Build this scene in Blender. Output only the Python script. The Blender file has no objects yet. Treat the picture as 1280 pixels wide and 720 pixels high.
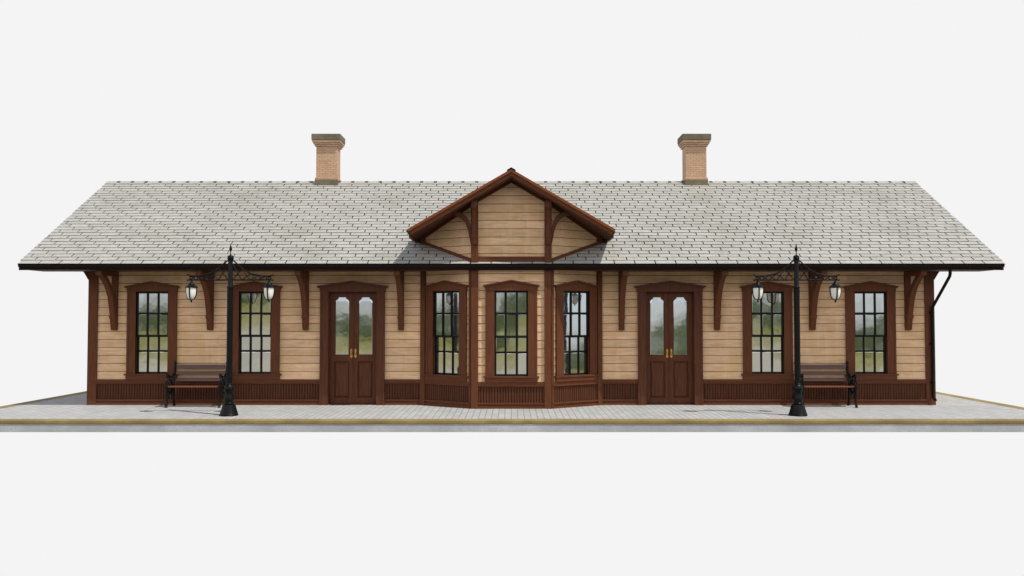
import bpy, bmesh, math, random
from mathutils import Vector, Matrix
R = math.radians
random.seed(7)
scn = bpy.context.scene
col = scn.collection

# ---------------------------------------------------------------- materials
def new_mat(name):
    m = bpy.data.materials.new(name); m.use_nodes = True
    nt = m.node_tree
    return m, nt, nt.nodes['Principled BSDF']

class NT:
    """small node-building helper"""
    def __init__(s, nt): s.nt = nt
    def n(s, t, **kw):
        o = s.nt.nodes.new(t)
        for k, v in kw.items(): setattr(o, k, v)
        return o
    def link(s, a, b): s.nt.links.new(a, b)
    def val(s, sock, v):
        if hasattr(v, 'is_linked') or isinstance(v, bpy.types.NodeSocket): s.link(v, sock)
        else: sock.default_value = v
    def math(s, op, a, b=0.0, clamp=False):
        o = s.n('ShaderNodeMath', operation=op, use_clamp=clamp)
        s.val(o.inputs[0], a); s.val(o.inputs[1], b)
        return o.outputs[0]
    def mapr(s, v, a, b, c=0.0, d=1.0, smooth=False):
        o = s.n('ShaderNodeMapRange')
        if smooth: o.interpolation_type = 'SMOOTHSTEP'
        s.val(o.inputs[0], v)
        for i, x in enumerate((a, b, c, d)): s.val(o.inputs[i + 1], x)
        return o.outputs[0]
    def mix(s, f, a, b, mode='MIX'):
        o = s.n('ShaderNodeMix', data_type='RGBA', blend_type=mode)
        s.val(o.inputs[0], f)
        s.val(o.inputs[6], a if not isinstance(a, tuple) else (*a, 1)); s.val(o.inputs[7], b if not isinstance(b, tuple) else (*b, 1))
        return o.outputs[2]
    def coord(s, out='Object'):
        return s.n('ShaderNodeTexCoord').outputs[out]
    def mapping(s, v, scale=(1, 1, 1), loc=(0, 0, 0)):
        o = s.n('ShaderNodeMapping'); s.link(v, o.inputs[0])
        o.inputs['Scale'].default_value = scale; o.inputs['Location'].default_value = loc
        return o.outputs[0]
    def noise(s, v, scale, detail=4, rough=.55, out=0, dist=0.0):
        o = s.n('ShaderNodeTexNoise'); s.link(v, o.inputs['Vector'])
        o.inputs['Scale'].default_value = scale; o.inputs['Detail'].default_value = detail
        o.inputs['Roughness'].default_value = rough; o.inputs['Distortion'].default_value = dist
        return o.outputs[out]
    def bump(s, h, strength, dist, bsdf):
        o = s.n('ShaderNodeBump'); s.link(h, o.inputs['Height'])
        o.inputs['Strength'].default_value = strength; o.inputs['Distance'].default_value = dist
        s.link(o.outputs[0], bsdf.inputs['Normal'])
    def island(s): return s.n('ShaderNodeNewGeometry').outputs['Random Per Island']

def scale_rgb(c, k): return tuple(x * k for x in c)

def wood(name, c, grain='X', var=.18, rough=.55, dirt=None, dirt_amt=.5, island=.12, spec=.35):
    m, nt, b = new_mat(name); h = NT(nt)
    co = h.coord()
    sc = {'X': (1.2, 14, 26), 'Z': (26, 26, 1.4), 'XZ': (9, 9, 9)}[grain]
    isl = h.island()
    off = h.n('ShaderNodeVectorMath', operation='ADD'); h.link(co, off.inputs[0])
    cx = h.n('ShaderNodeCombineXYZ'); h.link(h.math('MULTIPLY', isl, 37.0), cx.inputs[0]); h.link(h.math('MULTIPLY', isl, 11.0), cx.inputs[2])
    h.link(cx.outputs[0], off.inputs[1])
    g = h.noise(h.mapping(off.outputs[0], sc), 2.2, 5, .6, dist=.4)
    big = h.noise(co, 1.1, 4, .6)
    colr = h.mix(h.mapr(g, .32, .7), scale_rgb(c, 1 - var), scale_rgb(c, 1 + var))
    k = h.mapr(isl, 0, 1, 1 - island, 1 + island)
    hsv = h.n('ShaderNodeHueSaturation'); h.link(colr, hsv.inputs['Color']); h.link(k, hsv.inputs['Value'])
    o = hsv.outputs[0]
    if dirt:
        st = h.noise(h.mapping(off.outputs[0], (1.3, 1.3, 5.0)), 1.5, 6, .65)
        o = h.mix(h.math('MULTIPLY', h.mapr(st, .44, .74), dirt_amt), o, dirt)
        sp = h.noise(h.mapping(co, (1, 1, 1)), 38, 3, .6)
        o = h.mix(h.math('MULTIPLY', h.mapr(sp, .66, .8), .35), o, scale_rgb(c, .45))
        yel = h.noise(h.mapping(co, (1, 1, .7), (4, 2, 9)), 1.6, 5, .6)
        o = h.mix(h.mapr(yel, .5, .64, 0, .42), o, (.60, .39, .16))
        wash = h.noise(h.mapping(co, (5, 5, .5), (1, 7, 3)), 1.8, 4, .6)
        o = h.mix(h.mapr(wash, .52, .7, 0, .4), o, (.80, .60, .42))
    o = h.mix(h.mapr(big, .35, .7, 0, .25), o, scale_rgb(c, .78))
    h.link(o, b.inputs['Base Color'])
    h.link(h.mapr(g, .3, .7, rough + .1, rough - .08), b.inputs['Roughness'])
    b.inputs['Specular IOR Level'].default_value = spec
    h.bump(g, .25, .004, b)
    return m

M = {}
M['siding'] = wood('tan_painted_clapboard', (.735, .485, .30), 'X', .21, .65, dirt=(.50, .30, .115), dirt_amt=.85, island=.10, spec=.1)
M['trim'] = wood('red_brown_trim_paint', (.118, .041, .0185), 'Z', .30, .5, island=.05, spec=.12)
M['trim_h'] = wood('red_brown_trim_paint_boards', (.118, .041, .0185), 'X', .30, .5, island=.05, spec=.12)
M['bead'] = wood('shaded_red_brown_beadboard_paint', (.088, .031, .0155), 'Z', .3, .5, island=.06, spec=.12)  # trim colour darkened to stand for the rail's shade and dirt
M['door'] = wood('dark_brown_door_paint', (.098, .033, .0155), 'Z', .38, .45, island=.03, spec=.15)
M['barge'] = wood('orange_brown_bargeboard_paint', (.205, .062, .022), 'XZ', .2, .5, island=.04, spec=.12)
M['soffit'] = wood('brown_soffit_paint', (.085, .036, .019), 'X', .15, .6, spec=.1)
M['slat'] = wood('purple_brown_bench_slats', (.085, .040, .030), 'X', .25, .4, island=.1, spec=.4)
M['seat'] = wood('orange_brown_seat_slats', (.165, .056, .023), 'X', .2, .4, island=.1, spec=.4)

def simple(name, c, rough, metal=0.0, var=.25, scale=9, bump=.1, spec=.5):
    m, nt, b = new_mat(name); h = NT(nt)
    n = h.noise(h.coord(), scale, 5, .6)
    h.link(h.mix(h.mapr(n, .3, .7), scale_rgb(c, 1 - var), scale_rgb(c, 1 + var)), b.inputs['Base Color'])
    h.link(h.mapr(n, .3, .7, rough - .08, rough + .1), b.inputs['Roughness'])
    b.inputs['Metallic'].default_value = metal
    b.inputs['Specular IOR Level'].default_value = spec
    h.bump(n, bump, .003, b)
    return m
M['iron'] = simple('black_cast_iron', (.0045, .0047, .0052), .38, 0, .35, 22, .3, .15)
M['sash'] = simple('black_sash_paint', (.004, .0035, .003), .5, 0, .2, 20, .1, .15)
M['gutter'] = simple('near_black_gutter_paint', (.009, .0045, .003), .55, 0, .3, 12, .05, .12)
M['brass'] = simple('worn_brass', (.55, .30, .08), .35, .9, .3, 40)
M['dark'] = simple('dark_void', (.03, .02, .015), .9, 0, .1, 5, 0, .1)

def stone(name, c, c2, moss, amt, scale=6, bump=.5, rough=.85):
    m, nt, b = new_mat(name); h = NT(nt)
    co = h.coord()
    n = h.noise(co, scale, 7, .65); f = h.noise(co, scale * 11, 4, .7); big = h.noise(co, scale * .22, 4, .6)
    o = h.mix(h.mapr(n, .3, .7), c, c2)
    o = h.mix(h.math('MULTIPLY', h.mapr(big, .42, .62), amt), o, moss)
    o = h.mix(h.mapr(f, .35, .75, 0, .35), o, scale_rgb(c, .55))
    h.link(o, b.inputs['Base Color']); b.inputs['Roughness'].default_value = rough
    b.inputs['Specular IOR Level'].default_value = .2
    h.bump(f, bump, .006, b)
    return m
M['cap'] = stone('mossy_dark_concrete', (.145, .125, .085), (.23, .195, .13), (.09, .09, .058), .5, 7)
M['kerb'] = stone('ochre_sandstone_edging', (.27, .20, .078), (.37, .285, .12), (.20, .145, .055), .7, 5, .4)
M['concrete'] = stone('grey_concrete', (.40, .41, .425), (.60, .61, .62), (.33, .34, .355), .7, 2.2, .4)

def mk_shingle():
    m, nt, b = new_mat('weathered_grey_shingle'); h = NT(nt)
    co = h.coord(); isl = h.island()
    n = h.noise(h.mapping(co, (5, 9, 9)), 3.0, 6, .7)
    streak = h.noise(h.mapping(co, (7, 1.2, 1.2)), 1.6, 5, .65)
    big = h.noise(co, .8, 4, .6)
    f = h.noise(co, 55, 3, .6)
    o = h.mix(h.mapr(n, .3, .7), (.305, .297, .274), (.45, .439, .408))
    hsv = h.n('ShaderNodeHueSaturation'); h.link(o, hsv.inputs['Color']); h.link(h.mapr(isl, 0, 1, .95, 1.06), hsv.inputs['Value'])
    o = h.mix(h.mapr(streak, .5, .75, 0, .45), hsv.outputs[0], (.27, .262, .22))
    o = h.mix(h.mapr(big, .5, .68, 0, .38), o, (.25, .25, .19))
    o = h.mix(h.mapr(f, .6, .78, 0, .3), o, (.16, .155, .13))
    h.link(o, b.inputs['Base Color']); b.inputs['Roughness'].default_value = .9
    b.inputs['Specular IOR Level'].default_value = .15
    h.bump(n, .5, .008, b)
    return m
M['shingle'] = mk_shingle()

def brickmat(name, swz, bw, rh, c1, c2, mortar, ms, rough, noise_c, ofs=.5, bumpd=.006, stain=None):
    m, nt, b = new_mat(name); h = NT(nt)
    co = h.coord(); sp = h.n('ShaderNodeSeparateXYZ'); h.link(co, sp.inputs[0])
    cb = h.n('ShaderNodeCombineXYZ')
    if swz == 'yx': h.link(sp.outputs[1], cb.inputs[0]); h.link(sp.outputs[0], cb.inputs[1])
    else: h.link(h.math('ADD', sp.outputs[0], sp.outputs[1]), cb.inputs[0]); h.link(sp.outputs[2], cb.inputs[1])
    t = h.n('ShaderNodeTexBrick'); h.link(cb.outputs[0], t.inputs['Vector'])
    t.offset = ofs
    t.inputs['Scale'].default_value = 1.0
    t.inputs['Brick Width'].default_value = bw; t.inputs['Row Height'].default_value = rh
    t.inputs['Mortar Size'].default_value = ms; t.inputs['Mortar Smooth'].default_value = .2; t.inputs['Bias'].default_value = 0
    t.inputs['Color1'].default_value = (*c1, 1); t.inputs['Color2'].default_value = (*c2, 1); t.inputs['Mortar'].default_value = (*mortar, 1)
    n = h.noise(co, 2.2, 6, .65); f = h.noise(co, 30, 4, .7)
    o = h.mix(h.mapr(n, .4, .68, 0, .5), t.outputs['Color'], noise_c, 'MULTIPLY')
    o = h.mix(h.mapr(f, .55, .8, 0, .25), o, scale_rgb(c1, .5))
    if stain:
        s = h.noise(h.mapping(co, (1, 1, 1)), .55, 5, .65)
        o = h.mix(h.mapr(s, .5, .72, 0, .4), o, stain)
    h.link(o, b.inputs['Base Color']); b.inputs['Roughness'].default_value = rough
    b.inputs['Specular IOR Level'].default_value = .2
    inv = h.math('SUBTRACT', 1.0, t.outputs['Fac'])
    h.bump(h.math('ADD', inv, h.math('MULTIPLY', f, .25)), .6, bumpd, b)
    return m
M['paver'] = brickmat('pale_grey_pavers', 'yx', .24, .119, (.40, .405, .40), (.47, .47, .465), (.15, .15, .15), .005, .8, (.82, .83, .84), .5, .006, (.33, .335, .335))
M['brick'] = brickmat('pale_orange_brick', 'xz', .135, .046, (.50, .315, .195), (.60, .40, .26), (.36, .26, .18), .006, .85, (.85, .8, .75))

def mk_glass():
    m, nt, b = new_mat('reflective_window_glass'); h = NT(nt)
    out = nt.nodes['Material Output']
    co = h.coord('Object')
    w = h.noise(h.mapping(co, (1, 1, 1)), 3.0, 2, .5)
    smear = h.noise(co, 26, 4, .65)
    b.inputs['Base Color'].default_value = (.055, .06, .05, 1); b.inputs['Roughness'].default_value = .5
    g = h.n('ShaderNodeBsdfGlossy')
    g.inputs['Color'].default_value = (.80, .81, .79, 1)
    h.link(h.mapr(smear, .35, .75, .015, .06), g.inputs['Roughness'])
    bp = h.n('ShaderNodeBump'); bp.inputs['Strength'].default_value = .10; bp.inputs['Distance'].default_value = .01
    h.link(w, bp.inputs['Height']); h.link(bp.outputs[0], g.inputs['Normal'])
    mx = h.n('ShaderNodeMixShader'); mx.inputs[0].default_value = .78
    h.link(b.outputs[0], mx.inputs[1]); h.link(g.outputs[0], mx.inputs[2]); h.link(mx.outputs[0], out.inputs[0])
    return m
M['glass'] = mk_glass()

def mk_lampglass():
    m, nt, b = new_mat('milky_lantern_glass')
    b.inputs['Base Color'].default_value = (.86, .85, .77, 1); b.inputs['Roughness'].default_value = .18
    b.inputs['Subsurface Weight'].default_value = .25
    b.inputs['Subsurface Radius'].default_value = (.03, .03, .03)
    return m
M['lampglass'] = mk_lampglass()

# ---------------------------------------------------------------- mesh helpers
class MB:
    def __init__(s): s.v = []; s.f = []; s.mi = []
    def add(s, vs, fs, mi=0):
        b = len(s.v); s.v += [tuple(v) for v in vs]
        s.f += [tuple(b + i for i in f) for f in fs]; s.mi += [mi] * len(fs)
    def box(s, x0, x1, y0, y1, z0, z1, mi=0):
        s.hexa([(x0, y0, z0), (x1, y0, z0), (x1, y1, z0), (x0, y1, z0), (x0, y0, z1), (x1, y0, z1), (x1, y1, z1), (x0, y1, z1)], mi)
    def hexa(s, p, mi=0):
        s.add(p, [(3, 2, 1, 0), (4, 5, 6, 7), (0, 1, 5, 4), (1, 2, 6, 5), (2, 3, 7, 6), (3, 0, 4, 7)], mi)
    def prism(s, front, back, mi=0):
        n = len(front)
        s.add(front + back, [tuple(range(n)), tuple(range(2 * n - 1, n - 1, -1))] + [(i, (i + 1) % n, n + (i + 1) % n, n + i) for i in range(n)], mi)
    def lathe(s, prof, x=0, y=0, seg=20, mi=0, z=0):
        vs = []; fs = []
        for r, h in prof:
            for k in range(seg):
                a = 2 * math.pi * k / seg
                vs.append((x + r * math.cos(a), y + r * math.sin(a), z + h))
        for i in range(len(prof) - 1):
            for k in range(seg):
                k2 = (k + 1) % seg
                fs.append((i * seg + k, i * seg + k2, (i + 1) * seg + k2, (i + 1) * seg + k))
        fs.append(tuple(range(seg - 1, -1, -1))); fs.append(tuple((len(prof) - 1) * seg + k for k in range(seg)))
        s.add(vs, fs, mi)
    def tube(s, pts, r, seg=8, mi=0, closed=False):
        pts = [Vector(p) for p in pts]; n = len(pts); vs = []; fs = []
        rr = r if isinstance(r, (list, tuple)) else [r] * n
        up = None
        for i, p in enumerate(pts):
            if closed: t = pts[(i + 1) % n] - pts[i - 1]
            else: t = pts[min(i + 1, n - 1)] - pts[max(i - 1, 0)]
            t.normalize()
            if up is None:
                up = Vector((0, 0, 1)) if abs(t.z) < .9 else Vector((1, 0, 0))
            a = t.cross(up).normalized(); b2 = a.cross(t).normalized(); up = b2
            for k in range(seg):
                q = 2 * math.pi * k / seg
                vs.append(p + a * math.cos(q) * rr[i] + b2 * math.sin(q) * rr[i])
        for i in range(n if closed else n - 1):
            j = (i + 1) % n
            for k in range(seg):
                k2 = (k + 1) % seg
                fs.append((i * seg + k, i * seg + k2, j * seg + k2, j * seg + k))
        if not closed:
            fs.append(tuple(range(seg - 1, -1, -1))); fs.append(tuple((n - 1) * seg + k for k in range(seg)))
        s.add(vs, fs, mi)
    def ball(s, c, r, seg=10, mi=0):
        n = 6
        s.lathe([(max(r * math.sin(math.pi * i / n), .0008), -r * math.cos(math.pi * i / n)) for i in range(n + 1)], c[0], c[1], seg, mi, c[2])
    def build(s, name, mats, parent=None, smooth=False, loc=(0, 0, 0), rz=0, bevel=0):
        me = bpy.data.meshes.new(name); me.from_pydata(s.v, [], s.f)
        if not isinstance(mats, (list, tuple)): mats = [mats]
        for m in mats: me.materials.append(m)
        me.polygons.foreach_set('material_index', s.mi)
        bm = bmesh.new(); bm.from_mesh(me); bmesh.ops.recalc_face_normals(bm, faces=bm.faces); bm.to_mesh(me); bm.free()
        if smooth:
            me.polygons.foreach_set('use_smooth', [True] * len(me.polygons)); me.set_sharp_from_angle(angle=R(40))
        o = bpy.data.objects.new(name, me); col.objects.link(o)
        o.location = loc; o.rotation_euler = (0, 0, rz)
        if parent: o.parent = parent
        if bevel:
            b = o.modifiers.new('edge', 'BEVEL'); b.width = bevel; b.segments = 2; b.limit_method = 'ANGLE'
        return o

class Fr:
    """a vertical wall plane: s along it, o outwards, z up"""
    def __init__(s, p0, p1):
        s.p = Vector(p0); d = Vector(p1) - s.p; s.L = d.length; s.u = d / s.L; s.n = Vector((s.u.y, -s.u.x))
        s.rz = math.atan2(s.u.y, s.u.x)
    def at(s, a, o, z):
        q = s.p + s.u * a + s.n * o
        return (q.x, q.y, z)
    def box(s, mb, s0, s1, o0, o1, z0, z1, mi=0):
        mb.hexa([s.at(s0, o0, z0), s.at(s1, o0, z0), s.at(s1, o1, z0), s.at(s0, o1, z0), s.at(s0, o0, z1), s.at(s1, o0, z1), s.at(s1, o1, z1), s.at(s0, o1, z1)], mi)

def clip(poly, a, b, c):       # keep a*x + b*y >= c
    out = []
    for i in range(len(poly)):
        p, q = poly[i], poly[(i + 1) % len(poly)]
        dp = a * p[0] + b * p[1] - c; dq = a * q[0] + b * q[1] - c
        if dp >= 0: out.append(p)
        if dp * dq < 0:
            t = dp / (dp - dq); out.append((p[0] + (q[0] - p[0]) * t, p[1] + (q[1] - p[1]) * t))
    return out

PITCH = .1665; Z0 = .530
def boards(mb, F, poly, holes=(), base=0.0, z0=Z0, blen=(2.6, 4.6)):
    """clapboards on plane F inside the convex polygon poly [(s, z)], leaving out rectangular holes"""
    zmax = max(p[1] for p in poly); zmin = min(p[1] for p in poly)
    k = math.floor((zmin - z0) / PITCH)
    while z0 + k * PITCH < zmax:
        za = z0 + k * PITCH; zb = za + PITCH - .010; k += 1
        pl = clip(clip(poly, 0, 1, za), 0, -1, -zb)
        if len(pl) < 3: continue
        a = min(p[0] for p in pl); b = max(p[0] for p in pl)
        spans = [(a, b)]
        for (h0, h1, hz0, hz1) in holes:
            if hz0 < zb and hz1 > za:
                ns = []
                for (x, y) in spans:
                    if h1 <= x or h0 >= y: ns.append((x, y)); continue
                    if h0 > x: ns.append((x, h0))
                    if h1 < y: ns.append((h1, y))
                spans = ns
        for (x, y) in spans:
            cuts = [x]; t = x + random.uniform(.5, 1) * random.uniform(*blen)
            while t < y - .5: cuts.append(t); t += random.uniform(*blen)
            cuts.append(y)
            for c0, c1 in zip(cuts, cuts[1:]):
                q = clip(clip(pl, 1, 0, c0 + (.001 if c0 > x else 0)), -1, 0, -(c1 - (.001 if c1 < y else 0)))
                if len(q) < 3: continue
                f = [F.at(p[0], base + .012 - .008 * (p[1] - za) / (zb - za), p[1]) for p in q]
                g = [F.at(p[0], base - .002, p[1]) for p in q]
                mb.prism(f, g)

def backing(mb, F, s0, s1, z0, z1, mi=1, holes=()):
    """dark sheathing behind the boards, cut into pieces around the holes"""
    hs = sorted(holes); x = s0
    for (h0, h1, a, b) in hs:
        F.box(mb, x, h0, -.14, -.0025, z0, z1, mi)
        if b < z1: F.box(mb, h0, h1, -.14, -.0025, b, z1, mi)
        if a > z0: F.box(mb, h0, h1, -.14, -.0025, z0, a, mi)
        x = h1
    F.box(mb, x, s1, -.14, -.0025, z0, z1, mi)

def wainscot(bead, rail, F, s0, s1):
    p = .055; n = max(1, round((s1 - s0) / p)); p = (s1 - s0) / n
    for i in range(n):
        a = s0 + i * p
        prof = [(a, -.001), (a + .012, .019), (a + p - .007, .019), (a + p, -.001)]
        f = [F.at(x, o, .10) for x, o in prof]; g = [F.at(x, o, .45) for x, o in prof]
        bead.add(f + g, [(0, 1, 5, 4), (1, 2, 6, 5), (2, 3, 7, 6)])
    F.box(rail, s0, s1, -.002, .040, .462, .529)
    F.box(rail, s0, s1, -.002, .056, .444, .462)
    F.box(rail, s0, s1, -.002, .048, .088, .118)
    F.box(rail, s0, s1, -.002, .018, .046, .088)
    F.box(rail, s0, s1, -.002, .046, .0, .046)

def tag(o, label=None, cat=None, group=None, kind=None):
    if label: o['label'] = label
    if cat: o['category'] = cat
    if group: o['group'] = group
    if kind: o['kind'] = kind
    return o
def empty(name, loc=(0, 0, 0)):
    o = bpy.data.objects.new(name, None); col.objects.link(o); o.location = loc; o.empty_display_size = .3
    return o
def dup(o, parent=None, loc=None, rz=None):
    c = o.copy(); col.objects.link(c)
    c.parent = parent
    if loc is not None: c.location = loc
    if rz is not None: c.rotation_euler = (0, 0, rz)
    for ch in list(o.children): dup(ch, c)
    return c

# ---------------------------------------------------------------- platform (the setting)
plat = tag(empty('platform', (0, 2.5, -.2)), 'wide raised paved platform with ochre stone edging under the station', 'platform', kind='structure')
PX0, PX1, PY0, PY1 = -10.42, 10.34, -2.66, 7.6
b = .27
def pl(mb, name, m, **k):
    o = mb.build(name, m, None, **k); o.parent = plat; o.location = (0, -2.5, .2); return o
mb = MB(); mb.box(PX0 + b, PX1 - b, PY0 + b - .02, PY1 - b, -.06, 0)
pl(mb, 'paving', M['paver'])
mb = MB()
def kerb_run(x0, x1, y0, y1, alongx):
    L = (x1 - x0) if alongx else (y1 - y0); n = 1
    for i in range(n):
        g = .002
        if alongx: mb.box(x0 + L * i / n + g, x0 + L * (i + 1) / n - g, y0, y1, -.06, .003)
        else: mb.box(x0, x1, y0 + L * i / n + g, y0 + L * (i + 1) / n - g, -.06, .003)
kerb_run(PX0, PX1, PY0, PY0 + b - .024, True); kerb_run(PX0, PX1, PY1 - b + .003, PY1, True)
kerb_run(PX0, PX0 + b - .003, PY0 + b - .02, PY1 - b, False); kerb_run(PX1 - b + .003, PX1, PY0 + b - .02, PY1 - b, False)
pl(mb, 'edging', M['kerb'], bevel=.008)
mb = MB(); mb.box(PX0 + .014, PX1 - .014, PY0 + .014, PY1 - .014, -.205, -.0635)
pl(mb, 'base_wall', M['concrete'])

# ---------------------------------------------------------------- the station
st = tag(empty('station_building'), 'long tan clapboard railway station with brown trim and grey shingled roof', 'station')
WX = 8.765; DEP = 5.85
EY, EZ, SL = -.80, 2.897, .5965           # eave edge and roof slope
RX, RY = 9.85, 2.925
RZ = EZ + SL * (RY - EY)
def roof_z(y): return EZ + SL * (min(y, 2 * RY - y) - EY)
BX0, BX1, BY = 1.868, .797, -.715          # bay corners
FL = Fr((-WX, 0), (-BX0, 0)); FRr = Fr((BX0, 0), (WX, 0))
BL = Fr((-BX0, 0), (-BX1, BY)); BF = Fr((-BX1, BY), (BX1, BY)); BR = Fr((BX1, BY), (BX0, 0))
GL = Fr((-WX, DEP), (-WX, 0)); GR = Fr((WX, 0), (WX, DEP)); BK = Fr((WX, DEP), (-WX, DEP))
WINX = [-7.465, -5.325, 5.325, 7.465]; DOORX = [-3.295, 3.295]
def whole(F, x): return (F.p.x, x - F.p.x)
WH = lambda c: (c - .345, c + .345, .64, 2.35)
DH = lambda c: (c - .505, c + .505, -1, 2.345)

# front walls
for F, ws, ds in ((FL, WINX[:2], DOORX[:1]), (FRr, WINX[2:], DOORX[1:])):
    holes = [WH(x - F.p.x) for x in ws] + [DH(x - F.p.x) for x in ds]
    mb = MB(); boards(mb, F, [(0, Z0), (F.L, Z0), (F.L, 2.79), (0, 2.79)], holes)
    backing(mb, F, 0, F.L, 0, 2.9, 1, holes)
    mb.build('siding_wall', [M['siding'], M['dark']], st)
    d = ds[0] - F.p.x
    for a, c in ((.12, d - .66), (d + .66, F.L - .004)) if F is FL else ((.004, d - .66), (d + .66, F.L - .12)):
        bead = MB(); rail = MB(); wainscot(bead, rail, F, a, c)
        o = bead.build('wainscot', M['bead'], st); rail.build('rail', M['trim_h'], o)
# bay
mb = MB()
for F in (BL, BF, BR):
    h = [WH(F.L / 2 + {BL: .03, BF: 0, BR: -.03}[F])]
    boards(mb, F, [(0, Z0), (F.L, Z0), (F.L, 2.79), (0, 2.79)], h); backing(mb, F, .005, F.L - .005, 0, 2.8, 1, h)
bay = mb.build('bay', [M['siding'], M['dark']], st)
for F, a, c in ((BL, .12, BL.L - .02), (BF, .13, BF.L - .13), (BR, .02, BR.L - .12)):
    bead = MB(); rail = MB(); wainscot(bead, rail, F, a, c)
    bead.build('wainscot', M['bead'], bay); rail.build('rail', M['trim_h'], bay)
for sgn in (-1, 1):
    mb = MB()
    F = BF; s0, s1 = (-.004, .136) if sgn < 0 else (F.L - .136, F.L + .004)
    F.box(mb, s0, s1, -.03, .056, 0, 2.765)
    G = BL if sgn < 0 else BR
    g0, g1 = (G.L - .045, G.L + .004) if sgn < 0 else (-.004, .045)
    G.box(mb, g0, g1, -.03, .036, 0, 2.764)
    mb.build('corner_post', M['trim'], bay)
    mb = MB(); a, c = (.012, .128) if sgn < 0 else (G.L - .128, G.L - .012)
    G.box(mb, a, c, -.05, .058, 0, 2.765)
    mb.build('pilaster', M['trim'], bay)
# side and back walls
for F in (GL, GR):
    mb = MB(); pk = (RY, RZ - .12)
    boards(mb, F, [(0, 0.0), (F.L, 0.0), (F.L, roof_z(0) - .1), pk, (0, roof_z(0) - .1)])
    f = [F.at(s, -.003, z) for s, z in [(0.003, 0), (F.L - .003, 0), (F.L - .003, roof_z(0) - .12), (RY, RZ - .14), (0.003, roof_z(0) - .12)]]
    g = [F.at(s, -.14, z) for s, z in [(0.003, 0), (F.L - .003, 0), (F.L - .003, roof_z(0) - .12), (RY, RZ - .14), (0.003, roof_z(0) - .12)]]
    mb.prism(f, g, 1)
    mb.build('side_wall', [M['siding'], M['dark']], st)
mb = MB(); boards(mb, BK, [(0, 0), (BK.L, 0), (BK.L, 3.2), (0, 3.2)]); backing(mb, BK, .004, BK.L - .004, 0, 3.2)
mb.build('back_wall', [M['siding'], M['dark']], st)
for sx in (-1, 1):
    for y0, y1 in ((-.045, .15), (DEP - .15, DEP + .045)):
        mb = MB(); xa, xb = sorted((sx * (WX - .165), sx * (WX + .028)))
        mb.box(xa, xb, y0, y1, 0, 2.766 if y0 < 1 else 3.2)
        mb.build('corner_post', M['trim'], st)

# windows
def make_window():
    mb = MB(); hw = .335; cw = .513
    for sg in (-1, 1):
        xa, xb = sorted((sg * hw, sg * cw)); mb.box(xa, xb, -.052, .10, .53, 2.352)
        xa, xb = sorted((sg * (cw - .035), sg * (cw + .004))); mb.box(xa, xb, -.060, -.05, .645, 2.352)
        xa, xb = sorted((sg * hw, sg * (hw + .028))); mb.box(xa, xb, -.045, -.02, .65, 2.352)
    f = [(-.525, -.062, 2.352), (.525, -.062, 2.352), (.525, -.062, 2.438), (0, -.062, 2.535), (-.525, -.062, 2.438)]
    mb.prism(f, [(x, .06, z) for x, y, z in f])
    for sg in (-1, 1):      # raking cornice
        a = (sg * .565, 2.436); c = (0, 2.541)
        f = [(a[0], -.105, a[1]), (c[0], -.105, c[1]), (c[0], -.105, c[1] + .026), (a[0], -.105, a[1] + .024)]
        mb.prism(f, [(x, .0, z) for x, y, z in f])
        f = [(sg * .545, -.084, a[1] - .016), (c[0], -.084, c[1] - .018), (c[0], -.084, c[1] + .004), (sg * .545, -.084, a[1] + .004)]
        mb.prism(f, [(x, -.03, z) for x, y, z in f])
    win = mb.build('window', M['trim'], st)
    mb = MB(); mb.box(-.555, .555, -.088, .06, .615, .645); mb.box(-.525, .525, -.066, .0, .531, .613)
    mb.build('sill', M['trim_h'], win)
    s = MB()
    zt, zm, zb = 2.348, 1.43, .646
    fw = .024
    def sash(z0, z1, y0, y1, bars, hb):
        s.box(-hw, -hw + fw, y0, y1, z0, z1); s.box(hw - fw, hw, y0, y1, z0, z1)
        s.box(-hw + fw, hw - fw, y0, y1, z0, z0 + fw); s.box(-hw + fw, hw - fw, y0, y1, z1 - fw, z1)
        for x in (-hw / 3, hw / 3): s.box(x - .0125, x + .0125, y0 + .003, y1, z0 + fw, z1 - fw)
        for z in bars:
            xs = [-hw + fw, -hw / 3 - .0125, -hw / 3 + .0125, hw / 3 - .0125, hw / 3 + .0125, hw - fw]
            for i in (0, 2, 4): s.box(xs[i], xs[i + 1], y0 + .003, y1, z - .0125, z + .0125)
    sash(zm - .012, zt, -.018, .022, [1.893], 0); sash(zb, zm + .012, .024, .06, [1.112], 0)
    s.build('sash', M['sash'], win)
    p = MB()
    def pane(x0, x1, z0, z1, y):
        bv = .014; tx = random.uniform(-.0007, .0007); tz = random.uniform(-.0007, .0007)
        o = [(x0, y + .003, z0), (x1, y + .003, z0), (x1, y + .003, z1), (x0, y + .003, z1)]
        i = [(x0 + bv, y + tx, z0 + bv), (x1 - bv, y - tx, z0 + bv), (x1 - bv, y - tx + tz, z1 - bv), (x0 + bv, y + tx + tz, z1 - bv)]
        p.add(o + i, [(4, 5, 6, 7), (0, 1, 5, 4), (1, 2, 6, 5), (2, 3, 7, 6), (3, 0, 4, 7)])
    xs = [(-hw + fw, -hw / 3 - .0125), (-hw / 3 + .0125, hw / 3 - .0125), (hw / 3 + .0125, hw - fw)]
    for x0, x1 in xs:
        pane(x0, x1, 1.9055, zt - fw, .012); pane(x0, x1, zm + fw - .012, 1.8805, .012)
        pane(x0, x1, 1.1245, zm + .012 - fw, .05); pane(x0, x1, zb + fw, 1.0995, .05)
    p.build('pane', M['glass'], win)
    return win
first = None
places = [(x, 0, 0) for x in WINX]
for F, dx in ((BL, .03), (BF, 0), (BR, -.03)):
    q = F.at(F.L / 2 + dx, 0, 0); places.append((q[0], q[1], F.rz))
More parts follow.
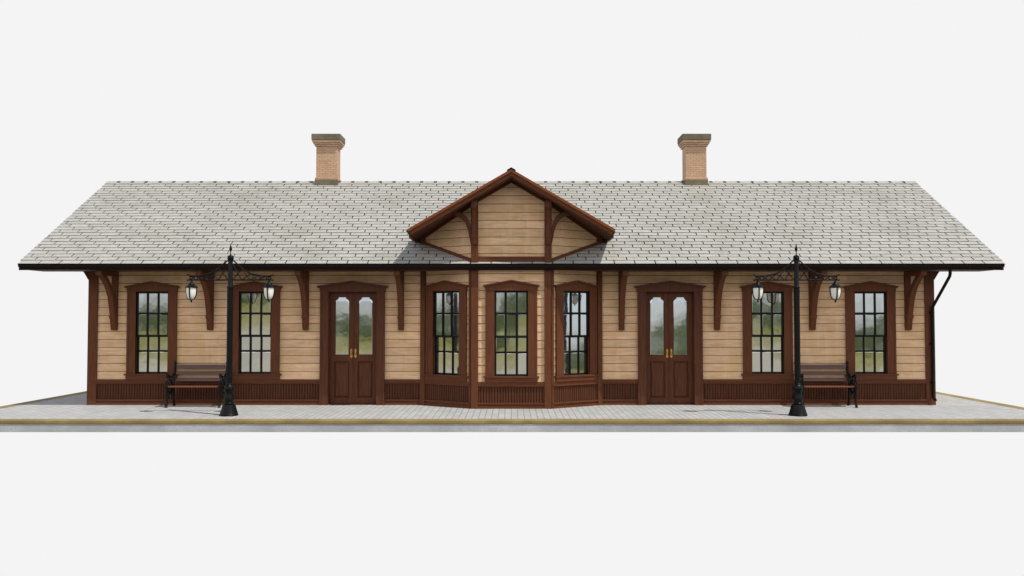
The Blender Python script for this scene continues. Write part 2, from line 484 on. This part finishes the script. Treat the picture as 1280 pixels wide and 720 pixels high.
for x, y, rz in places:
    w = make_window()                      # each its own panes, so each glints differently
    w.location = (x, y, 0); w.rotation_euler = (0, 0, rz)

# double doors
def make_door():
    mb = MB(); hi = .50; ho = .668
    for sg in (-1, 1):
        xa, xb = sorted((sg * hi, sg * ho)); mb.box(xa, xb, -.075, .12, 0, 2.362)
        xa, xb = sorted((sg * (ho - .03), sg * (ho + .004))); mb.box(xa, xb, -.083, -.06, .0, 2.36)
        xa, xb = sorted((sg * (hi - .012), sg * hi)); mb.box(xa, xb, .0, .12, 0, 2.345)
    f = [(-.68, -.086, 2.345), (.68, -.086, 2.345), (.68, -.086, 2.442), (0, -.086, 2.542), (-.68, -.086, 2.442)]
    mb.prism(f, [(x, .12, z) for x, y, z in f])
    for sg in (-1, 1):
        a = (sg * .735, 2.438); c = (0, 2.549)
        f = [(a[0], -.135, a[1]), (c[0], -.135, c[1]), (c[0], -.135, c[1] + .028), (a[0], -.135, a[1] + .026)]
        mb.prism(f, [(x, .0, z) for x, y, z in f])
        f = [(sg * .71, -.11, a[1] - .018), (c[0], -.11, c[1] - .02), (c[0], -.11, c[1] + .004), (sg * .71, -.11, a[1] + .004)]
        mb.prism(f, [(x, -.03, z) for x, y, z in f])
    mb.box(-hi, hi, -.02, .13, 0.0, .012)
    d = mb.build('double_door', M['door'], st)
    for sg in (-1, 1):
        xa, xb = sorted((sg * .004, sg * .486)); c = (xa + xb) / 2; y0, y1 = .07, .115
        L = MB()
        gw = .150; gz0, gz1, ch = 1.03, 2.225, .085
        pw, pz0, pz1 = .158, .135, .90
        z0, z1 = .014, 2.343
        for x0, x1 in ((xa, c - .16), (c + .16, xb)): L.box(x0, x1, y0, y1, z0, z1)
        L.box(c - .16, c + .16, y0, y1, z0, pz0); L.box(c - .16, c + .16, y0, y1, pz1, gz0 - .01); L.box(c - .16, c + .16, y0, y1, gz1 + .01, z1)
        for s2 in (-1, 1):  # shaped top corners of the light
            e = c + s2 * .16
            f = [(e, y0, gz1 - ch), (c + s2 * .147, y0, gz1 - ch), (c + s2 * .142, y0, gz1 - ch * .62), (c + s2 * .085, y0, gz1 - .022), (c + s2 * .08, y0, gz1 + .01), (e, y0, gz1 + .01)]
            L.prism(f, [(x, y1, z) for x, y, z in f])
            xa2, xb2 = sorted((c + s2 * .147, e)); L.box(xa2, xb2, y0 + .006, y1, gz0, gz1 - ch)
        L.box(c - .147, c + .147, y0 + .006, y1, gz0 - .01, gz0)
        # raised lower panel
        L.box(c - .16, c + .16, y0 + .03, y1, pz0, pz1)
        o4 = [(c - .145, y0 + .029, pz0 + .015), (c + .145, y0 + .029, pz0 + .015), (c + .145, y0 + .029, pz1 - .015), (c - .145, y0 + .029, pz1 - .015)]
        i4 = [(c - .118, y0 + .008, pz0 + .045), (c + .118, y0 + .008, pz0 + .045), (c + .118, y0 + .008, pz1 - .045), (c - .118, y0 + .008, pz1 - .045)]
        L.add(o4 + i4, [(4, 5, 6, 7), (0, 1, 5, 4), (1, 2, 6, 5), (2, 3, 7, 6), (3, 0, 4, 7)])
        if sg > 0: L.box(-.012, .012, y0 - .012, y0 - .001, z0, z1)
        L.build('door_leaf', M['door'], d)
        P = MB(); yg = y0 + .028; t = random.uniform(-.001, .001)
        o = [(c - .147, gz0), (c + .147, gz0), (c + .147, gz1 - ch), (c + .08, gz1 + .008), (c - .08, gz1 + .008), (c - .147, gz1 - ch)]
        i = [(c - .132, gz0 + .016), (c + .132, gz0 + .016), (c + .132, gz1 - ch - .035), (c + .105, gz1 - .075), (c - .105, gz1 - .075), (c - .132, gz1 - ch - .035)]
        vs = [(x, yg + .003, z) for x, z in o] + [(x, yg + t * (1 if x > c else -1), z) for x, z in i]
        P.add(vs, [(6, 7, 8, 9, 10, 11)] + [(k, (k + 1) % 6, 6 + (k + 1) % 6, 6 + k) for k in range(6)])
        P.build('glass_pane', M['glass'], d)
        H = MB(); hx = sg * .043
        pr = [(hx - .02, .985), (hx - .025, 1.01), (hx - .017, 1.075), (hx - .02, 1.09), (hx - .02, 1.14), (hx, 1.165), (hx + .02, 1.14), (hx + .02, 1.09), (hx + .017, 1.075), (hx + .025, 1.01), (hx + .02, .985), (hx, .968)]
        H.prism([(x, y0 - .008, z) for x, z in pr], [(x, y0 + .002, z) for x, z in pr])
        H.tube([(hx, y0 - .004, 1.12), (hx, y0 - .045, 1.115), (hx, y0 - .05, 1.08), (hx, y0 - .045, 1.03), (hx, y0 - .004, 1.02)], .009, 8)
        H.build('handle', M['brass'], d, smooth=True)
    return d
for x in DOORX:
    d = make_door(); d.location = (x, 0, 0)

# eave brackets
def bracket_mesh(t=.055, reach=1.0):
    """wall leg, curved brace, collar, foot and top arm; local z 0 = foot; reach scales the projection"""
    mb = MB(); z = lambda h: h - 1.55
    def yz(poly, hw):
        f = [(-hw, -.004 + y * reach, z(h)) for y, h in poly]; mb.prism(f, [(hw, b_, c_) for _, b_, c_ in f])
    mb.box(-t - .004, t + .004, -.07 * reach, .0, z(1.62), z(2.665))
    yz([(0, 1.55), (-.085, 1.55), (-.135, 1.79), (0, 1.79)], t)
    yz([(0, 1.79), (-.155, 1.79), (-.165, 1.865), (0, 1.865)], t + .006)
    out = [(-.155, 1.865), (-.19, 2.0), (-.225, 2.12), (-.27, 2.24), (-.34, 2.36), (-.43, 2.47), (-.56, 2.58), (-.74, 2.675)]
    inn = [(-.06, 1.865), (-.075, 2.0), (-.105, 2.12), (-.15, 2.24), (-.215, 2.36), (-.30, 2.47), (-.40, 2.57), (-.53, 2.675)]
    for i in range(len(out) - 1):
        q = [out[i], out[i + 1], inn[i + 1], inn[i]]
        yz(q, t - .004)
    mb.box(-t - .004, t + .004, -.77 * reach, 0, z(2.664), z(2.762))
    return mb
first = bracket_mesh().build('eave_bracket', M['trim'], st, loc=(-8.24, 0, 1.55))
for x in (-6.25, -4.27, -2.29, 2.29, 4.27, 6.25, 8.24): dup(first, st, (x, 0, 1.55))
for sx in (-1, 1):
    for y in (.06, DEP - .06):      # short knee braces under the gable rakes
        mb = MB(); xw = sx * (WX + .03)
        zt = roof_z(y) - .13
        f = [(xw, y - .05, 2.60), (xw + sx * .035, y - .05, 2.60), (xw + sx * .12, y - .05, 2.74), (xw + sx * .26, y - .05, 2.90), (xw + sx * .62, y - .05, 3.18), (xw + sx * .80, y - .05, zt), (xw, y - .05, zt)]
        mb.prism(f, [(a, y + .05, c) for a, _, c in f]); mb.build('knee_brace', M['trim'], st)

# ---------------------------------------------------------------- roof
def shingles(mb, O, u, v, W, L, rows, tab=.41, mi=0):
    O, u, v = Vector(O), Vector(u).normalized(), Vector(v).normalized(); n = u.cross(v).normalized()
    if n.z < 0: n = -n
    e = L / rows
    for i in range(rows):
        off = ((i * .37 + random.uniform(-.08, .08)) % 1.0) * tab; x = -off
        v0 = i * e - (.008 if i else .03); v1 = min((i + 1) * e + .006, L)
        while x < W:
            w = tab
            a = max(x + .0115, 0) if x > 0 else 0; c = min(x + w - .0115, W) if x + w < W else W; x += w
            if c - a < .02: continue
            j0 = random.uniform(-.005, .005); th = .011 + random.uniform(0, .004)
            P = lambda s, t, h: O + u * s + v * t + n * h
            top = [P(a, v0 + j0, th), P(c, v0 + j0, th), P(c, v1, .003), P(a, v1, .003)]
            bot = [P(a, v0 + j0, -.002), P(c, v0 + j0, -.002), P(c, v1, -.004), P(a, v1, -.004)]
            k = len(mb.mi); mb.hexa(bot + top, mi)
            mb.mi[k + 2] = mi + 1      # dark butt edge: dirt plus a course shadow line put into the colour
cs = math.hypot(1, SL); SLEN = (RY - EY) * cs
mb = MB()
shingles(mb, (-RX, EY, EZ - .014), (1, 0, 0), (0, 1, SL), 2 * RX, SLEN, 30)
shingles(mb, (RX, 2 * RY - EY, EZ - .014), (-1, 0, 0), (0, -1, SL), 2 * RX, SLEN, 30)
# deck under the shingles
for sg in (0, 1):
    Y = (lambda y: y) if not sg else (lambda y: 2 * RY - y)
    d0, d1 = .018, .075
    p = [(-RX + .012, Y(EY + .01), EZ - d1), (RX - .012, Y(EY + .01), EZ - d1), (RX - .012, Y(RY), RZ - d1), (-RX + .012, Y(RY), RZ - d1),
         (-RX + .012, Y(EY + .01), EZ - d0), (RX - .012, Y(EY + .01), EZ - d0), (RX - .012, Y(RY), RZ - d0), (-RX + .012, Y(RY), RZ - d0)]
    mb.hexa(p, 1)
roof = mb.build('roof', [M['shingle'], M['dark']], st)
mb = MB(); x = -RX; k = 0
while x < RX - .02:
    L = .335; xe = min(x + L - .075, RX)
    for sg in (-1, 1):
        h0, h1 = .004, .010
        q = [(x, RY, RZ + h0), (xe, RY, RZ + h1), (xe, RY + sg * .13, RZ - .13 * SL + h1), (x, RY + sg * .13, RZ - .13 * SL + h0)]
        mb.hexa([(a, b_, c_ - .014) for a, b_, c_ in q] + q)
        if xe < RX - .07:      # dark strip coloured in as the shadow where two caps overlap
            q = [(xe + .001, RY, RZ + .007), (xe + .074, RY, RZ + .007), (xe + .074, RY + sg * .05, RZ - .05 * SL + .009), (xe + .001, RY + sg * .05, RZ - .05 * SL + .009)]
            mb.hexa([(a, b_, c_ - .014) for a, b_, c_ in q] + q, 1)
    x += L
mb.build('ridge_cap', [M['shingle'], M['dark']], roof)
mb = MB()
for y0, y1 in ((EY + .012, EY + .045), (2 * RY - EY - .045, 2 * RY - EY - .012)): mb.box(-RX + .03, RX - .03, y0, y1, 2.758, EZ - .03)
mb.build('fascia', M['trim_h'], roof)
mb = MB()
for y0, y1 in ((EY + .047, -.001), (DEP + .03, 2 * RY - EY - .047)): mb.box(-RX + .12, RX - .12, y0, y1, 2.768, 2.786)
for sx in (-1, 1):
    for y0, y1 in ((EY + .047, .0), (DEP + .03, 2 * RY - EY - .047)):
        xa, xb = sorted((sx * (RX - .118), sx * (RX - .095))); mb.box(xa, xb, y0, y1, 2.768, 3.15 if False else 2.86)
mb.build('soffit', M['soffit'], roof)
for sx in (-1, 1):
    mb = MB(); xa, xb = sorted((sx * (RX - .055), sx * (RX - .012)))
    for sg in (0, 1):
        Y = (lambda y: y) if not sg else (lambda y: 2 * RY - y)
        y0 = EY + .05
        z0, z1 = roof_z(y0), RZ
        f = [(xa, Y(y0), z0 - .17), (xa, Y(RY), z1 - .20), (xa, Y(RY), z1 - .085), (xa, Y(y0), z0 - .085)]
        mb.prism(f, [(xb, b_, c_) for _, b_, c_ in f])
    mb.build('rake_board', M['trim_h'], roof)
# gutters
for sg in (0, 1):
    Y = (lambda y: y) if not sg else (lambda y: 2 * RY - y)
    mb = MB()
    pr = [(EY + .010, 2.872), (EY - .098, 2.876), (EY - .104, 2.862), (EY - .092, 2.855), (EY - .095, 2.82), (EY - .08, 2.775), (EY - .06, 2.760), (EY + .010, 2.760)]
    f = [(-9.76, Y(y), z) for y, z in pr]; mb.prism(f, [(9.74, b_, c_) for _, b_, c_ in f])
    pr2 = [(EY - .103, 2.878), (EY - .112, 2.883), (EY - .112, 2.866), (EY - .105, 2.86)]
    f = [(-9.775, Y(y), z) for y, z in pr2]; mb.prism(f, [(9.755, b_, c_) for _, b_, c_ in f])
    mb.build('gutter', M['gutter'], st)
mb = MB(); x = 8.722
mb.tube([(x, EY - .04, 2.77), (x, EY - .04, 2.69), (x, EY - .02, 2.635), (x, EY + .03, 2.59), (x, -.16, 2.07), (x, -.10, 2.02), (x, -.085, 1.95), (x, -.085, 1.2), (x, -.085, .22), (x, -.10, .16), (x, -.17, .11)], .031, 10)
for z in (.45, 1.25, 1.9): mb.tube([(x, -.085, z), (x, -.085, z + .035)], .036, 10); mb.box(x - .045, x + .045, -.062, -.044, z, z + .035)
mb.build('downspout', M['gutter'], st, smooth=True)

# ---------------------------------------------------------------- dormer gable over the bay
DA = 4.708; DS = .583; DX = 2.033; DYF = -1.19     # ridge height, slope, half width, front edge
def dz(x): return DA - DS * abs(x)
U = .15                                             # depth of the roof build-up
mb = MB()
zl = lambda y: roof_z(y) - .03
for F, P in ((BF, [(0, zl(BY)), (BF.L, zl(BY)), (BF.L, dz(BX1) - U), (BX1, DA - U), (0, dz(BX1) - U)]),
             (BL, [(0, zl(0)), (BL.L, zl(BY)), (BL.L, dz(BX1) - U), (0, dz(BX0) - U)]),
             (BR, [(0, zl(BY)), (BR.L, zl(0)), (BR.L, dz(BX0) - U), (0, dz(BX1) - U)])):
    boards(mb, F, P, (), 0.0, 2.93, (1.6, 3))
    f = [F.at(s, -.003, z) for s, z in P]; mb.prism(f, [F.at(s, -.1, z) for s, z in P], 1)
dorm = mb.build('dormer', [M['siding'], M['dark']], st)
tr = MB()
# sloping base trim, frieze under the soffit and the short outer ends
BF.box(tr, .13, BF.L - .13, -.01, .034, roof_z(BY) - .015, roof_z(BY) + .085)
for F, sg in ((BL, 1), (BR, -1)):
    def q(s0, za, zb, s1, zc, zd, o=.034):
        f = [F.at(s0, o, za), F.at(s1, o, zc), F.at(s1, o, zd), F.at(s0, o, zb)]
        tr.prism(f, [F.at(s0, -.01, za), F.at(s1, -.01, zc), F.at(s1, -.01, zd), F.at(s0, -.01, zb)])
    a, b_ = (0, F.L) if sg > 0 else (F.L, 0)
    q(a, roof_z(0) - .03, roof_z(0) + .045, b_, roof_z(BY) - .03, roof_z(BY) + .05)
    e = a + sg * .115
    q(a - sg * .02, roof_z(0) - .02, dz(BX0) - U, e, roof_z(-.05) - .0, dz(BX0 - .1) - U, .04)
    q(a, dz(BX0) - U - .06, dz(BX0) - U, b_, dz(BX1) - U - .06, dz(BX1) - U, .03)
for sg in (-1, 1):
    c = BX1
    f = [BF.at(c + sg * c, .03, dz(c) - U - .045), BF.at(c, .03, DA - U - .045), BF.at(c, .03, DA - U), BF.at(c + sg * c, .03, dz(c) - U)]
    tr.prism(f, [(x, y + .04, z) for x, y, z in f])
tr.build('base_trim', M['trim_h'], dorm)
# roof slabs with shingles
mb = MB()
for sg in (-1, 1):
    cs2 = math.hypot(1, DS)
    O = (sg * DX, DYF + .012, dz(DX) - .012) if sg < 0 else (sg * DX, 2.25, dz(DX) - .012)
    shingles(mb, O, (0, -sg * 1, 0) if sg > 0 else (0, 1, 0), (-sg, 0, DS), 3.24, DX * cs2, 17)
    p = [(sg * (DX - .01), DYF + .02), (0, DYF + .02), (0, 2.3), (sg * (DX - .01), .30)]
    f = [(x, y, dz(x) - .016) for x, y in p]; mb.prism(f, [(x, y, dz(x) - .075) for x, y in p], 1)
dr = mb.build('dormer_roof', [M['shingle'], M['soffit']], dorm)
mb = MB()
for sg in (-1, 1):   # sloped soffit boarding
    p = [(sg * (DX - .03), DYF + .075), (0, DYF + .075), (0, -.4), (sg * (DX - .03), .22)]
    f = [(x, y, dz(x) - .078) for x, y in p]; mb.prism(f, [(x, y, dz(x) - U + .012) for x, y in p])
mb.build('soffit', M['soffit'], dorm)
for sg in (-1, 1):
    mb = MB()
    def rk(x0, x1, y0, y1, h0, h1):
        cut = (h1 - h0) * DS * .85
        f = [(sg * (x0 - cut), y0, dz(x0 - cut) - h1), (sg * x1, y0, dz(x1) - h1), (sg * x1, y0, dz(x1) - h0), (sg * x0, y0, dz(x0) - h0)]
        mb.prism(f, [(x, y1, z) for x, y, z in f])
    rk(DX, 0, DYF - .03, DYF + .012, -.006, .05)
    rk(DX - .025, 0, DYF - .012, DYF + .03, .05, .062)
    mb.build('crown_moulding', M['barge'], dorm)
    mb = MB()
    rk(DX - .035, 0, DYF + .0, DYF + .04, .062, .135)
    rk(DX - .06, 0, DYF + .042, DYF + .075, .08, .155)
    mb.build('bargeboard', M['trim_h'], dorm)
    # eave board closing the dormer's lower edge
    mb = MB(); xa, xb = sorted((sg * (DX - .06), sg * (DX - .025)))
    mb.box(xa, xb, DYF + .09, .34, dz(DX) - .15, dz(DX) - .03); mb.build('eave_board', M['trim_h'], dorm)
mb = MB()
for sg in (-1, 1):
    f = [(0, DYF - .04, DA + .035), (sg * .085, DYF - .04, DA - .015), (sg * .085, DYF - .04, DA - .04), (0, DYF - .04, DA + .008)]
    mb.prism(f, [(x, 2.4, z) for x, y, z in f])
mb.build('ridge_cap', M['gutter'], dorm)
for sg in (-1, 1):
    mb = MB(); x0, x1 = sorted((sg * .664, sg * .806)); xm = sg * .735
    zb = roof_z(BY - .07) + .005
    f = [(x0, BY - .068, zb), (x1, BY - .068, zb), (x1, BY - .068, dz(x1) - U), (x0, BY - .068, dz(x0) - U)]
    mb.prism(f, [(x, BY + .03, z) for x, y, z in f]); mb.build('post', M['trim'], dorm)
    # forward bracket on the post
    mb = MB(); yb = BY - .066
    def yz(poly, hw):
        f = [(xm - hw, yb - a, h) for a, h in poly]; mb.prism(f, [(xm + hw, b_, c_) for _, b_, c_ in f])
    zt = dz(.735) - U - .04
    yz([(0, 3.27), (.055, 3.27), (.075, 3.40), (0, 3.40)], .046)
    yz([(0, 3.40), (.085, 3.40), (.09, 3.47), (0, 3.47)], .054)
    yz([(0, 3.47), (.075, 3.47), (.09, 3.66), (.12, 3.80), (.17, 3.93), (.24, zt - .10), (0, zt - .10)], .042)
    yz([(0, zt - .10), (.255, zt - .10), (.255, zt + .03), (0, zt + .03)], .054)
    mb.build('bracket', M['trim'], dorm)
    # curved side brace running out along the gable
    mb = MB(); hx = sg * .806
    out = [(0.0, 3.27), (.035, 3.42), (.06, 3.55), (.10, 3.67), (.165, 3.77), (.26, 3.835), (.37, 3.86)]
    inn = [(-.005, 3.45), (.0, 3.52), (.01, 3.62), (.035, 3.72), (.09, 3.83), (.18, 3.905), (.30, 3.93)]
    for i in range(len(out) - 1):
        f = [(hx + sg * a, BY - .055, h) for a, h in (out[i], out[i + 1], inn[i + 1], inn[i])]
        mb.prism(f, [(x, BY - .005 + .02, z) for x, y, z in f])
    mb.build('side_brace', M['trim'], dorm)

# ---------------------------------------------------------------- chimneys
for sg in (-1, 1):
    X0, X1, Y0, Y1 = sg * 4.47 - .25, sg * 4.47 + .25, 2.75, 3.17
    mb = MB(); mb.box(X0, X1, Y0, Y1, 4.9, 5.96)
    mb.box(X0 - .025, X1 + .025, Y0 - .025, Y1 + .025, 5.135, 5.185)
    for k, (o, z0, z1) in enumerate(((.035, 5.95, 5.995), (.062, 5.995, 6.04), (.088, 6.04, 6.085))): mb.box(X0 - o, X1 + o, Y0 - o, Y1 + o, z0, z1)
    c = mb.build('chimney', M['brick'], st, bevel=.004)
    mb = MB(); mb.box(X0 - .10, X1 + .10, Y0 - .10, Y1 + .10, 6.087, 6.235); mb.build('cap', M['cap'], c, bevel=.012)
    mb = MB(); mb.box(X0 - .03, X1 + .03, Y0 - .03, Y1 + .03, 4.85, 5.133); mb.build('base', M['cap'], c, bevel=.008)

# ---------------------------------------------------------------- lamps
def make_lamp():
    t = empty('street_lamp')
    mb = MB(); mb.lathe([(.168, 0), (.172, .02), (.162, .035), (.118, .185), (.112, .205), (.075, .212)], seg=24); mb.build('base', M['iron'], t, True)
    mb = MB(); mb.lathe([(.07, .208), (.085, .216), (.088, .235), (.080, .245), (.090, .275), (.093, .315), (.086, .36), (.076, .395), (.075, .415), (.083, .445), (.092, .485), (.092, .515), (.084, .545), (.066, .567), (.058, .575), (.058, .59), (.049, .60), (.049, 2.35), (.058, 2.355), (.059, 2.385), (.05, 2.392), (.044, 2.40), (.042, 2.89)], seg=24)
    for k in range(8):
        a = 2 * math.pi * (k + .5) / 8; c, s = math.cos(a), math.sin(a)
        mb.tube([(c * .049, s * .049, .61), (c * .049, s * .049, 2.34)], .006, 6)
    mb.build('post', M['iron'], t, True)
    mb = MB(); mb.lathe([(.046, 2.885), (.058, 2.9), (.060, 2.92), (.052, 2.93), (.058, 2.945), (.05, 2.965), (.025, 2.975), (.013, 2.985), (.009, 3.0), (.009, 3.045), (.018, 3.05), (.012, 3.058), (.024, 3.075), (.028, 3.09), (.018, 3.13), (.009, 3.16), (.007, 3.175), (.003, 3.195)], seg=14)
    mb.build('finial', M['iron'], t, True)
    for sg in (-1, 1):
        mb = MB(); zr = 2.515
        top = [(.03, 2.89), (.08, 2.855), (.16, 2.78), (.25, 2.705), (.34, 2.65), (.44, 2.617), (.55, 2.597), (.66, 2.585), (.72, 2.586), (.765, 2.598), (.80, 2.618)]
        mb.tube([(sg * x, 0, z) for x, z in top], .0135, 8)
        mb.tube([(sg * .03, 0, zr), (sg * .78, 0, zr), (sg * .805, 0, zr - .004)], .0135, 8)
        mb.tube([(sg * .752, 0, zr), (sg * .752, 0, 2.595)], .011, 6)
        def tz(x):
            for (a, za), (b_, zb) in zip(top, top[1:]):
                if a <= x <= b_: return za + (zb - za) * (x - a) / (b_ - a)
            return 2.59
        n = [.045, .215, .37, .51, .64, .752]
        for a, b_ in zip(n, n[1:]):
            mb.tube([(sg * a, .008, zr), (sg * b_, .008, tz(b_) - .005)], .009, 6)
            mb.tube([(sg * a, -.008, min(tz(a), 2.80) - .005), (sg * b_, -.008, zr)], .009, 6)
        mb.build('arm', M['iron'], t, True)
        cx = sg * .722
        mb = MB(); mb.lathe([(.014, 2.50), (.018, 2.485), (.03, 2.478), (.034, 2.462), (.095, 2.395), (.112, 2.388), (.113, 2.37), (.1, 2.366)], cx, 0, 20)
        L = mb.build('lantern', M['iron'], t, True)
        gp = [(.094, 2.368), (.093, 2.32), (.089, 2.27), (.080, 2.22), (.066, 2.185), (.048, 2.163), (.02, 2.15)]
        mb = MB(); mb.lathe(gp, cx, 0, 20); mb.build('glass', M['lampglass'], L, True)
        mb = MB()
        for k in range(4):
            a = math.pi / 2 * k - .02
            mb.tube([(cx + (r + .004) * math.cos(a), (r + .004) * math.sin(a), z) for r, z in gp], .0125, 6)
        mb.lathe([(.03, 2.152), (.035, 2.144), (.015, 2.138), (.01, 2.125), (.018, 2.118), (.018, 2.106), (.004, 2.095)], cx, 0, 12)
        mb.build('cage', M['iron'], L, True)
    return t
lamp = make_lamp(); lamp.location = (-5.232, -1.90, 0)
tag(lamp, 'black two armed lamp post left of the bay, standing before the left bench', 'lamp post', 'twin lantern lamp posts on the platform')
l2 = dup(lamp, None, (5.312, -1.90, 0))
tag(l2, 'black two armed lamp post right of the bay, standing before the right bench', 'lamp post')

# ---------------------------------------------------------------- benches
def make_bench():
    t = empty('bench')
    hw = .495
    mb = MB()
    for z0, z1 in ((.500, .568), (.632, .70), (.752, .834)):
        y = lambda z: -.205 + (z - .44) * .27
        f = [(-hw, y(z0), z0), (hw, y(z0), z0), (hw, y(z1), z1), (-hw, y(z1), z1)]
        mb.prism(f, [(a, b_ + .028, c_) for a, b_, c_ in f])
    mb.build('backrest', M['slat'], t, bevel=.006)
    mb = MB()
    for i in range(5):
        y0 = -.535 + i * .068; zz = .427 - i * .004
        mb.box(-hw - .03, hw + .03, y0, y0 + .056, zz - .028, zz)
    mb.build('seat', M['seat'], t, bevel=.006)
    for sg in (-1, 1):
        X = sg * .535; mb = MB(); T = lambda pts, r=.021: mb.tube([(X, a, c) for a, c in pts], r, 8)
        T([(-.55, .0), (-.545, .02), (-.52, .08), (-.505, .2), (-.51, .30), (-.525, .38), (-.535, .42)], [.034, .026, .024, .026, .029, .031, .028])
        T([(-.13, .0), (-.135, .02), (-.155, .09), (-.175, .2), (-.19, .32), (-.20, .42)], [.034, .026, .024, .026, .028, .028])
        T([(-.20, .40), (-.185, .50), (-.155, .62), (-.125, .74), (-.095, .86)], [.028, .027, .025, .023, .020])
        mb.ball((X, -.09, .872), .030); mb.ball((X, -.145, .66), .024); mb.ball((X, -.55, .42), .026)
        T([(-.54, .41), (-.40, .40), (-.28, .395), (-.19, .40)], .02)
        # arm with scrolled front
        T([(-.145, .655), (-.20, .635), (-.28, .60), (-.36, .60), (-.43, .63), (-.49, .665), (-.53, .66), (-.545, .625), (-.525, .60), (-.50, .61)], [.017, .018, .018, .018, .018, .018, .017, .015, .013, .012])
        T([(-.54, .43), (-.555, .50), (-.535, .56), (-.49, .585), (-.45, .62)], .014)
        T([(-.22, .43), (-.27, .47), (-.33, .53), (-.41, .60)], .013); T([(-.22, .60), (-.28, .54), (-.36, .50), (-.46, .44)], .013)
        for c, r in (((-.40, .49), .042), ((-.28, .48), .038), ((-.48, .53), .03)):
            mb.tube([(X, c[0] + r * math.cos(q * .5236), c[1] + r * math.sin(q * .5236)) for q in range(12)], .010, 6, closed=True)
        # ornament below the seat
        T([(-.515, .40), (-.45, .32), (-.38, .265), (-.33, .265), (-.26, .32), (-.195, .40)], .015)
        for c, r in (((-.36, .335), .045), ((-.43, .36), .03), ((-.29, .36), .03)):
            mb.tube([(X, c[0] + r * math.cos(q * .5236), c[1] + r * math.sin(q * .5236)) for q in range(12)], .010, 6, closed=True)
        mb.ball((X, -.355, .258), .018)
        mb.tube([(X, -.565, .012), (X, -.53, .012)], .02, 8); mb.tube([(X, -.15, .012), (X, -.11, .012)], .02, 8)
        mb.build('end_frame', M['iron'], t, True)
    return t
bench = make_bench(); bench.location = (-6.41, 0.0, .004)
tag(bench, 'wooden slatted bench with black iron ends below the leftmost station window', 'bench', 'slatted benches against the station wall')
b2 = dup(bench, None, (6.41, 0.0, .004))
tag(b2, 'wooden slatted bench with black iron ends below the rightmost station window', 'bench')

# ---------------------------------------------------------------- light, world, camera
tr_ = Vector((-.48, .3125, -1.0))
sun = bpy.data.lights.new('sun', 'SUN'); so = bpy.data.objects.new('sun', sun); col.objects.link(so)
so.rotation_euler = tr_.to_track_quat('-Z', 'Y').to_euler(); so.location = (12, -10, 20)
sun.energy = 3.7; sun.angle = R(.6); sun.color = (1.0, .94, .84)

w = bpy.data.worlds.new('World'); scn.world = w; w.use_nodes = True
nt = w.node_tree; h = NT(nt); bg = nt.nodes['Background']
gen = h.coord('Generated'); sp = h.n('ShaderNodeSeparateXYZ'); h.link(gen, sp.inputs[0])
X, Y, Z = sp.outputs
WHITE = .9047
BLUE = (.29, .40, .59)
up = h.mapr(Z, .40, .62, 0, 1, True)
front = h.mix(up, (WHITE, WHITE, WHITE), BLUE)
LOW = (.20, .19, .17)
front = h.mix(h.mapr(Z, -.34, -.5, 0, 1, True), front, LOW)
# surroundings facing the station: pale forecourt, grass verge, trees and buildings under a bright sky
n1 = h.noise(h.mapping(gen, (1, 1, .5)), 6.0, 1, .4)
n2 = h.noise(h.mapping(gen, (1, 1, 1.6), (3, 1, 0)), 17.0, 4, .5)
n3 = h.noise(h.mapping(gen, (1, 1, 2.0), (7, 4, 2)), 30.0, 3, .5)
ze = h.math('ADD', Z, h.math('ADD', h.math('MULTIPLY', h.math('SUBTRACT', n1, .5), .13), h.math('MULTIPLY', h.math('SUBTRACT', n2, .5), .075)))
ax = h.math('DIVIDE', h.math('SUBTRACT', h.math('ABSOLUTE', X), .185), .075)
gap = h.math('MAXIMUM', h.math('SUBTRACT', 1.0, h.math('MULTIPLY', ax, ax)), 0.0)        # an opening between the trees
ze = h.math('ADD', ze, h.math('MULTIPLY', gap, h.mapr(X, -.1, .1, .018, .040)))
ze = h.math('ADD', ze, h.mapr(X, .26, .44, 0, .022, True))
ze = h.math('ADD', ze, h.math('ADD', h.mapr(X, -.72, -.88, 0, .035, True), h.mapr(X, .72, .88, 0, .012, True)))
ramp = h.n('ShaderNodeValToRGB'); h.link(h.mapr(ze, -.12, .08), ramp.inputs[0])
cr = ramp.color_ramp; cr.interpolation = 'EASE'; cr.elements[0].position = 0; cr.elements[0].color = (.62, .58, .50, 1)
cr.elements[1].position = 1.0; cr.elements[1].color = (.76, .85, .95, 1)
for p, c in ((.32, (.60, .56, .48)), (.41, (.42, .385, .20)), (.50, (.31, .30, .10)), (.58, (.065, .09, .03)), (.67, (.12, .15, .09)), (.72, (.50, .52, .50)), (.80, (.70, .74, .77))):
    e = cr.elements.new(p); e.color = (*c, 1)
rear0 = h.mix(h.mapr(n3, .52, .64, 0, .38), ramp.outputs[0], (.42, .43, .40))
rear0 = h.mix(h.mapr(Z, .09, .19, 0, 1, True), rear0, (1.45, 1.40, 1.38))
rear0 = h.mix(h.mapr(Z, -.11, -.2, 0, 1, True), rear0, LOW)
rear = h.mix(h.mapr(Z, .42, .75, 0, 1, True), rear0, BLUE)
h.link(h.mix(h.mapr(Y, -.12, .02, 0, 1, True), rear, front), bg.inputs['Color'])
bg.inputs['Strength'].default_value = 1.0

cam = bpy.data.cameras.new('camera'); co = bpy.data.objects.new('camera', cam); col.objects.link(co)
co.location = (.006, -17.78, 1.852); co.rotation_euler = (R(90 + 1.85), 0, 0)
cam.lens = 30; cam.sensor_width = 36; cam.clip_end = 500; cam.clip_start = .1
cam.shift_x = .0004
scn.camera = co
vs = scn.view_settings; vs.view_transform = 'Standard'; vs.look = 'None'; vs.exposure = 0; vs.gamma = 1
scn.render.film_transparent = False
